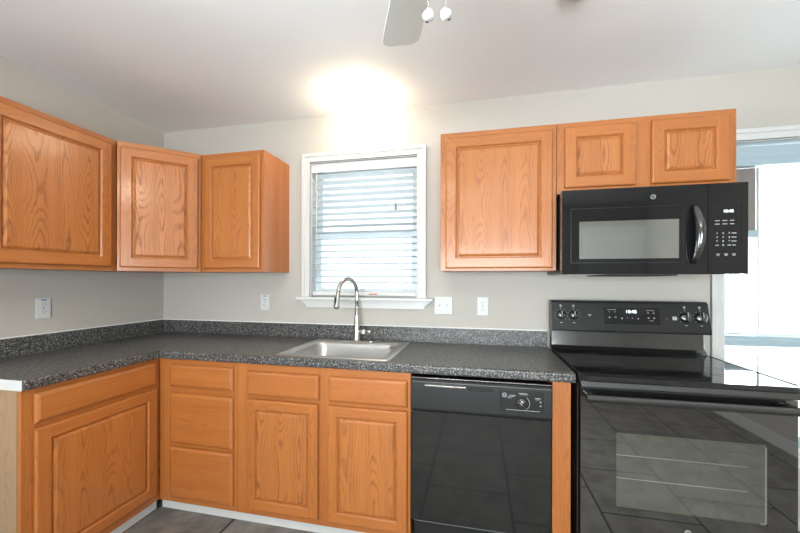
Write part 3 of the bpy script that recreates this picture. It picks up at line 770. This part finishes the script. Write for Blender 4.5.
# raised back ledge and backguard
bm = B(); prism(bm, [(-0.032, 0.9265), (-0.120, 0.9265), (-0.100, 0.936), (-0.086, 0.950), (-0.080, 1.032), (-0.032, 1.032)], 'x', X0, X1, bev=0.002); wobj('backguard', bm, M_BLACK, rg)
bm = B(); prism(bm, [(-0.030, 1.036), (-0.128, 1.036), (-0.134, 1.044), (-0.098, 1.198), (-0.085, 1.207), (-0.030, 1.207)], 'x', X0-0.004, X1+0.010, bev=0.003); pn = wobj('control_panel', bm, M_SATIN, rg)
tl = math.atan2(0.036, 0.154)
def py(z, off=0.0): return -0.134 + (z-1.044)*0.036/0.154 - off
def pbox(bm, x0, x1, z0, z1, off=0.001, th=0.001):
    prism(bm, [(py(z0, off), z0), (py(z1, off), z1), (py(z1, off)+th+0.002, z1), (py(z0, off)+th+0.002, z0)], 'x', x0, x1)
for kx, r in ((2.838, 0.0245), (2.905, 0.0245), (3.453, 0.029), (3.523, 0.029)):
    bm = B(); z = 1.125; yy = py(z)
    lathe(bm, [(0, 0), (r, 0), (r*0.95, 0.014), (r*0.8, 0.019), (0, 0.019)], (0, 0, 0), 'y')
    box(bm, -0.004, 0.004, -0.030, -0.015, -r*0.85, r*0.85, 0.002)
    bmesh.ops.rotate(bm, verts=bm.verts, cent=(0, 0, 0), matrix=Matrix.Rotation(-tl, 3, 'X'))
    for v in bm.verts: v.co += Vector((kx, yy, z))
    kb = wobj('burner_knob', bm, M_BLACK, pn)
    bm = B()
    box(bm, -0.0012, 0.0012, -0.0308, -0.0300, -0.002, r*0.8)
    bmesh.ops.rotate(bm, verts=bm.verts, cent=(0, 0, 0), matrix=Matrix.Rotation(-tl, 3, 'X'))
    for v in bm.verts: v.co += Vector((kx, yy, z))
    wobj('pointer', bm, M_MARK, kb)
bm = B(); pbox(bm, 3.060, 3.335, 1.082, 1.172, 0.0012); ds = wobj('display_panel', bm, M_MWGLASS, pn)
bm = B(); add_text(bm, '10:48', 0.025, (3.195, py(1.150, 0.0025), 1.150), -tl, 0.0003); wobj('clock_digits', bm, M_LED, ds)
for kx in (2.838, 2.905, 3.453, 3.523):
    bm = B()
    for a in range(-4, 5):
        an = math.radians(90 + a*33); rr = 0.0325; pbox(bm, kx+rr*math.cos(an)-0.0015, kx+rr*math.cos(an)+0.0015, 1.125+rr*math.sin(an)-0.001, 1.125+rr*math.sin(an)+0.001)
    wobj('dial_ticks', bm, M_MARK, pn)
    each('dial_label', M_MARK, pn, [lambda b, kx=kx: pbox(b, kx-0.005, kx+0.005, 1.174, 1.182), lambda b, kx=kx: pbox(b, kx-0.003, kx+0.003, 1.165, 1.168), lambda b, kx=kx: pbox(b, kx-0.006, kx+0.006, 1.082, 1.085)])
each('key_label', M_MARK, pn, [lambda b, q=q: pbox(b, q[0]-q[2]/2, q[0]+q[2]/2, q[1]-q[3]/2, q[1]+q[3]/2, 0.0025) for q in (
    (2.987, 1.1295, 0.018, 0.003), (2.987, 1.1235, 0.008, 0.003), (3.100, 1.160, 0.044, 0.002), (3.087, 1.148, 0.008, 0.002), (3.115, 1.148, 0.008, 0.002), (3.087, 1.118, 0.006, 0.006), (3.117, 1.120, 0.008, 0.003), (3.148, 1.114, 0.006, 0.006),
    (3.175, 1.116, 0.003, 0.004), (3.200, 1.116, 0.003, 0.004), (3.228, 1.114, 0.007, 0.005), (3.290, 1.158, 0.040, 0.002), (3.278, 1.145, 0.007, 0.004), (3.305, 1.145, 0.007, 0.004),
    (3.278, 1.118, 0.007, 0.005), (3.305, 1.118, 0.007, 0.005), (3.292, 1.104, 0.020, 0.0015), (3.365, 1.118, 0.003, 0.004))])
bm = B(); pbox(bm, 3.392, 3.412, 1.110, 1.128, 0.003); o = wobj('round_button', bm, M_MARK, pn)
# oven door
OX0, OX1, OZ0, OZ1 = X0+0.006, X1-0.006, 0.235, 0.868
WX0, WX1, WZ0, WZ1 = 2.934, 3.456, 0.384, 0.694
bm = B()
plate(bm, [OX0, WX0, WX1, OX1], [OZ0, WZ0, WZ1, OZ1], lambda i, j: not (i == 1 and j == 1), 0.620, 0.660)
for v in bm.verts: v.co = Vector((v.co.x, -v.co.z, v.co.y))
od = wobj('oven_door', bm, M_GLASSB, rg)
bm = B(); prism(bm, rrect(WX0+0.0005, WX1-0.0005, WZ0+0.0005, WZ1-0.0005, 0.002), 'y', -0.6598, -0.6568); wobj('window_glass', bm, M_OVENWIN, od)
bm = B(); box(bm, WX0+0.001, WX1-0.001, -0.651, -0.6475, WZ0+0.001, WZ1-0.001); wobj('window_screen', bm, M_SCREEN, od)
for z in (0.600, 0.505):
    bm = B(); tube(bm, [(WX0+0.003, -0.6535, z), (WX1-0.06, -0.6535, z)], 0.0018, 8); wobj('oven_rack', bm, M_RACK, od)
bm = B(); box(bm, WX1-0.005, WX1-0.002, -0.656, -0.653, WZ0+0.006, WZ1-0.012); box(bm, WX1-0.020, WX1-0.005, -0.656, -0.653, WZ0+0.003, WZ0+0.006); wobj('window_bezel', bm, M_RACK, od)
bm = B(); hz = 0.842
prof = [(-0.700, hz-0.019), (-0.711, hz-0.014), (-0.717, hz-0.004), (-0.716, hz+0.005), (-0.708, hz+0.013), (-0.698, hz+0.015), (-0.692, hz+0.006), (-0.692, hz-0.012)]
prism(bm, prof, 'x', OX0+0.012, OX1-0.012, bev=0.002)
for hx in (OX0+0.016, OX1-0.046): box(bm, hx, hx+0.03, -0.700, -0.661, hz-0.012, hz+0.012, 0.004)
wobj('handle', bm, M_BLACK, od)
bm = B(); box(bm, OX0, OX1, -0.657, -0.62, 0.050, 0.226, 0.005); wobj('storage_drawer', bm, M_BLACK, rg)
each('vent_slot', M_CHROME, rg, [lambda b, k=k: box(b, 2.86+k*0.14, 2.93+k*0.14, -0.662, -0.6575, 0.8725, 0.8765) for k in range(5)])
bm = B(); box(bm, OX0, OX1, -0.6605, -0.6575, 0.8685, 0.8710); wobj('door_top_trim', bm, M_SATIN, od)
logo(od, 3.192, -0.6602, 0.318, 0.012)

# ------------------------------------------------------------ microwave
mw = thing('microwave_oven', 'black over-the-range microwave mounted above the stove', 'microwave', (3.165, -0.2, 1.35))
MX0, MX1, MZ0, MZ1, MY = 2.780, 3.551, 1.350, 1.762, -0.405
bm = B(); box(bm, MX0+0.004, MX1-0.004, -0.365, -0.004, MZ0+0.004, MZ1-0.003, 0.002); wobj('case', bm, M_SATIN, mw)
SEAM = 3.397
def front_slab(x0, x1, z0, z1, holes=()):
    bm = B()
    xs = sorted({x0, x1, *[h[0] for h in holes], *[h[1] for h in holes]}); zs = sorted({z0, z1, *[h[2] for h in holes], *[h[3] for h in holes]})
    plate(bm, xs, zs, lambda i, j: not any(h[0] < (xs[i]+xs[i+1])/2 < h[1] and h[2] < (zs[j]+zs[j+1])/2 < h[3] for h in holes), 0.367, -MY)
    for v in bm.verts: v.co = Vector((v.co.x, -v.co.z, v.co.y))
    return bm
MW = (2.858, 3.283, 1.425, 1.607)
bm = front_slab(MX0, SEAM-0.001, MZ0, MZ1, [MW]); dr = wobj('door', bm, M_MWGLASS, mw)
bm = B(); box(bm, MW[0]+0.0005, MW[1]-0.0005, -0.4045, -0.395, MW[2]+0.0005, MW[3]-0.0005); wobj('window_glass', bm, M_MWWIN, dr)
bm = B()
for a in ((2.820, 3.300, 1.668, 1.6705), (2.820, 3.300, 1.405, 1.4075), (2.8195, 2.8215, 1.405, 1.6705), (3.2985, 3.3005, 1.405, 1.6705)): box(bm, a[0], a[1], -0.4060, -0.4050, a[2], a[3])
wobj('window_border', bm, M_SATIN, dr)
bm = front_slab(SEAM+0.001, MX1, MZ0, MZ1); ctl = wobj('control_panel', bm, M_MWGLASS, mw)
bm = B()
for a in ((3.410, 3.527, 1.662, 1.6635), (3.410, 3.527, 1.401, 1.4025), (3.5255, 3.527, 1.401, 1.6635)): box(bm, a[0], a[1], -0.4062, -0.4050, a[2], a[3])
wobj('panel_border', bm, M_DWDOOR, ctl)
bm = B(); add_text(bm, '10:48', 0.018, (3.475, -0.4057, 1.634), 0, 0.0002); wobj('clock_digits', bm, M_LED, ctl)
def mbar(x, w, z, h): return lambda b: box(b, x-w/2, x+w/2, -0.4060, -0.4050, z-h/2, z+h/2)
L_ = [mbar(x, ww, z, 0.0034) for z in (1.592, 1.577) for x, ww in ((3.433, 0.018), (3.462, 0.018), (3.490, 0.015))]
L_ += [mbar(3.497, 0.018, z, 0.0034) for z in (1.535, 1.517, 1.499)] + [mbar(x, 0.012, 1.481, 0.0034) for x in (3.432, 3.479, 3.497)]
L_ += [mbar(x, 0.014, 1.441, 0.0034) for x in (3.436, 3.467, 3.497)] + [mbar(x, 0.010, 1.435, 0.0026) for x in (3.436, 3.467, 3.497)]
each('key_label', M_MARK, ctl, L_)
each('key_digit', M_MARK, ctl, [lambda b, d=d, x=x, z=z: add_text(b, d, 0.011, (x, -0.4057, z), 0, 0.0004) for d, x, z in
     [(str(r_*3+q_+1), 3.432+q_*0.0235, (1.535, 1.517, 1.499)[r_]) for r_ in range(3) for q_ in range(3)] + [('0', 3.4555, 1.481)]])
logo(dr, 3.176, -0.4055, 1.713, 0.011)
bm = B(); n_ = 18; pts = []; rd = []
for k in range(n_+1):
    t = k/n_; pts.append((3.337+0.012*math.sin(PI*t), MY-0.006-0.034*math.sin(PI*t)**0.6, 1.402+0.262*t)); rd.append(0.007+0.012*math.sin(PI*t)**0.6)
tube(bm, pts, rd, 16, flat=1.0); hd = wobj('handle', bm, M_BLACK, dr)
bm = B(); box(bm, MX0+0.21, MX0+0.52, -0.36, -0.05, MZ0-0.006, MZ0+0.003, 0.002); wobj('bottom_vent', bm, M_DARK, mw)
bm = B(); box(bm, MX0+0.03, MX1-0.03, -0.40, -0.02, MZ0-0.0005, MZ0+0.0035); wobj('underside_plate', bm, M_CHROME, mw)

# ------------------------------------------------------------ outlets and switches
def outlet(label, loc, rotz, sticker=False, group=None):
    t = thing('outlet', label, 'outlet', loc, rotz, group)
    bm = B(); box(bm, -0.035, 0.035, -0.006, 0, -0.057, 0.057, 0.0025); finish('cover_plate', bm, M_PLASTIC, t)
    for z in (-0.020, 0.020):
        bm = B(); prism(bm, rrect(-0.017, 0.017, z-0.014, z+0.014, 0.009), 'y', -0.0085, -0.0055); rc = finish('receptacle', bm, M_PLASTIC, t)
        bm = B(); box(bm, -0.0075, -0.0055, -0.0090, -0.0080, z-0.002, z+0.007); box(bm, 0.0055, 0.0075, -0.0090, -0.0080, z-0.002, z+0.007); box(bm, -0.002, 0.002, -0.0090, -0.0080, z-0.010, z-0.006)
        finish('slots', bm, M_DARK, rc)
    bm = B(); lathe(bm, [(0, 0), (0.003, 0), (0.003, 0.001), (0, 0.001)], (0, -0.006, 0), 'y', 10); finish('screw', bm, M_CHROME, t)
    if sticker:
        bm = B(); box(bm, -0.012, 0.014, -0.0066, -0.0058, 0.043, 0.049); finish('label_strip', bm, M_BLUE, t)
    return t
outlet('white outlet on the left wall above the counter', (0.0005, -0.7775, 1.1605), PI/2, True)
outlet('white outlet on the back wall below the cabinet left of the window', (0.880, -0.0005, 1.160), 0, True)
outlet('white outlet on the back wall left of the range', (2.4055, -0.0005, 1.158), 0)
sw = thing('light_switch', 'white double-gang switch plate beside the window sill', 'light switch', (2.160, -0.0005, 1.160))
bm = B(); box(bm, -0.058, 0.058, -0.006, 0, -0.057, 0.057, 0.0025); finish('cover_plate', bm, M_PLASTIC, sw)
for x in (-0.023, 0.023):
    bm = B(); box(bm, x-0.005, x+0.005, -0.0075, -0.0055, -0.012, 0.012); prism(bm, [(-0.006, -0.004), (-0.017, 0.004), (-0.016, 0.008), (-0.006, 0.008)], 'x', x-0.0035, x+0.0035); finish('toggle', bm, M_PLASTIC, sw)
    bm = B(); box(bm, x-0.0065, x-0.005, -0.0066, -0.0058, -0.012, 0.012); finish('slot_edge', bm, M_SCREEN, sw)

# ------------------------------------------------------------ ceiling items
def dome(label, loc, mat, group=None):
    t = thing('ceiling_light', label, 'ceiling light', loc, 0, group)
    bm = B(); lathe(bm, [(0, 0), (0.055, 0), (0.055, -0.010), (0.030, -0.014), (0.030, -0.034), (0, -0.034)], (0, 0, 0), 'z', 40); finish('base_ring', bm, M_TRIM, t)
    bm = B(); lathe(bm, [(0, -0.0345), (0.06, -0.036), (0.13, -0.044), (0.162, -0.056), (0.168, -0.066), (0.160, -0.080), (0.130, -0.098), (0.08, -0.112), (0.035, -0.118), (0, -0.119)], (0, 0, 0), 'z', 40); finish('glass_dome', bm, mat, t)
    return t
dome('glowing white dome light on the ceiling above the sink window', (1.655, -0.19, RH-0.0005), M_BULB)
dome('white dome ceiling light lit behind the camera', (2.15, -2.75, RH-0.0005), M_BULB2)
sd = thing('smoke_detector', 'small white round detector on the ceiling at the top edge', 'smoke detector', (2.738, -0.800, RH-0.0005))
bm = B(); lathe(bm, [(0, 0), (0.060, 0), (0.060, -0.010), (0.055, -0.024), (0.045, -0.030), (0, -0.031)], (0, 0, 0), 'z', 32); finish('housing', bm, M_PLASTIC, sd)
bm = B()
for k in range(10):
    a = 2*PI*k/10; lathe(bm, [(0, 0), (0.0025, 0), (0.0025, -0.0007), (0, -0.0007)], (0.03*math.cos(a), 0.03*math.sin(a), -0.0305), 'z', 8)
finish('vent_holes', bm, M_SCREEN, sd)

FX, FY = 2.283, -1.530
fan = thing('ceiling_fan', 'white ceiling fan, one blade and two pull chains reaching into view', 'ceiling fan', (FX, FY, RH-0.0005))
bm = B(); lathe(bm, [(0, 0), (0.065, 0), (0.060, -0.03), (0.02, -0.05), (0.012, -0.055), (0.012, -0.15), (0.05, -0.16), (0.11, -0.18), (0.12, -0.20), (0.12, -0.27), (0.10, -0.30), (0.05, -0.32), (0.045, -0.36), (0.03, -0.385), (0, -0.39)], (0, 0, 0), 'z', 36); finish('motor_housing', bm, M_FAN, fan)
dirang = math.atan2(0.50, -0.183)
for k in range(5):
    a = dirang + k*2*PI/5
    bm = B(); L0, L1 = 0.19, 0.535
    ring = [(L0, -0.052), (L0+0.1, -0.058), (L1-0.05, -0.068)]
    ring += [(L1-0.035+0.035*math.cos(q), -0.033+0.035*math.sin(q)) for q in [-PI/2+PI/10*j for j in range(1, 6)]]
    ring += [(L1-0.035+0.035*math.cos(q), 0.033+0.035*math.sin(q)) for q in [PI/10*j for j in range(0, 5)]]
    ring += [(L1-0.05, 0.068), (L0+0.1, 0.058), (L0, 0.052)]
    prism(bm, ring, 'z', -0.003, 0.003)
    bmesh.ops.rotate(bm, verts=bm.verts, cent=(0, 0, 0), matrix=Matrix.Rotation(math.radians(-11), 3, 'X'))
    bmesh.ops.rotate(bm, verts=bm.verts, cent=(0, 0, 0), matrix=Matrix.Rotation(a, 3, 'Z'))
    for v in bm.verts: v.co.z -= 0.285
    bd = finish('blade', bm, M_FAN, fan)
    bm = B(); box(bm, 0.10, 0.25, -0.014, 0.014, -0.282, -0.277, 0.001)
    bmesh.ops.rotate(bm, verts=bm.verts, cent=(0, 0, 0), matrix=Matrix.Rotation(a, 3, 'Z'))
    finish('blade_bracket', bm, M_TRIM, bd)
def chain(x, y, zk, tilt):
    bm = B(); z = -0.37
    while z > zk+0.012:
        lathe(bm, [(0, 0.0018), (0.0015, 0.0009), (0.0018, 0), (0.0015, -0.0009), (0, -0.0018)], (x, y, z), 'z', 8); z -= 0.0042
    ch = finish('pull_chain', bm, M_CHROME, fan)
    bm = B(); lathe(bm, [(0, 0.013), (0.006, 0.011), (0.011, 0.004), (0.0125, -0.002), (0.011, -0.007), (0.005, -0.0105), (0, -0.011)], (0, 0, 0), 'z', 20)
    lathe(bm, [(0, -0.0112), (0.003, -0.0112), (0.003, -0.013), (0, -0.013)], (0, 0, 0), 'z', 10, mi=1)
    bmesh.ops.rotate(bm, verts=bm.verts, cent=(0, 0, 0), matrix=Matrix.Rotation(tilt, 3, 'Y') @ Matrix.Rotation(0.35, 3, 'X'))
    for v in bm.verts: v.co += Vector((x, y, zk))
    finish('pull_knob', bm, [M_PLASTIC, M_DARK], ch)
chain(-0.011, 0.0, -0.575, 0.35)
chain(0.026, 0.0, -0.579, -0.7)
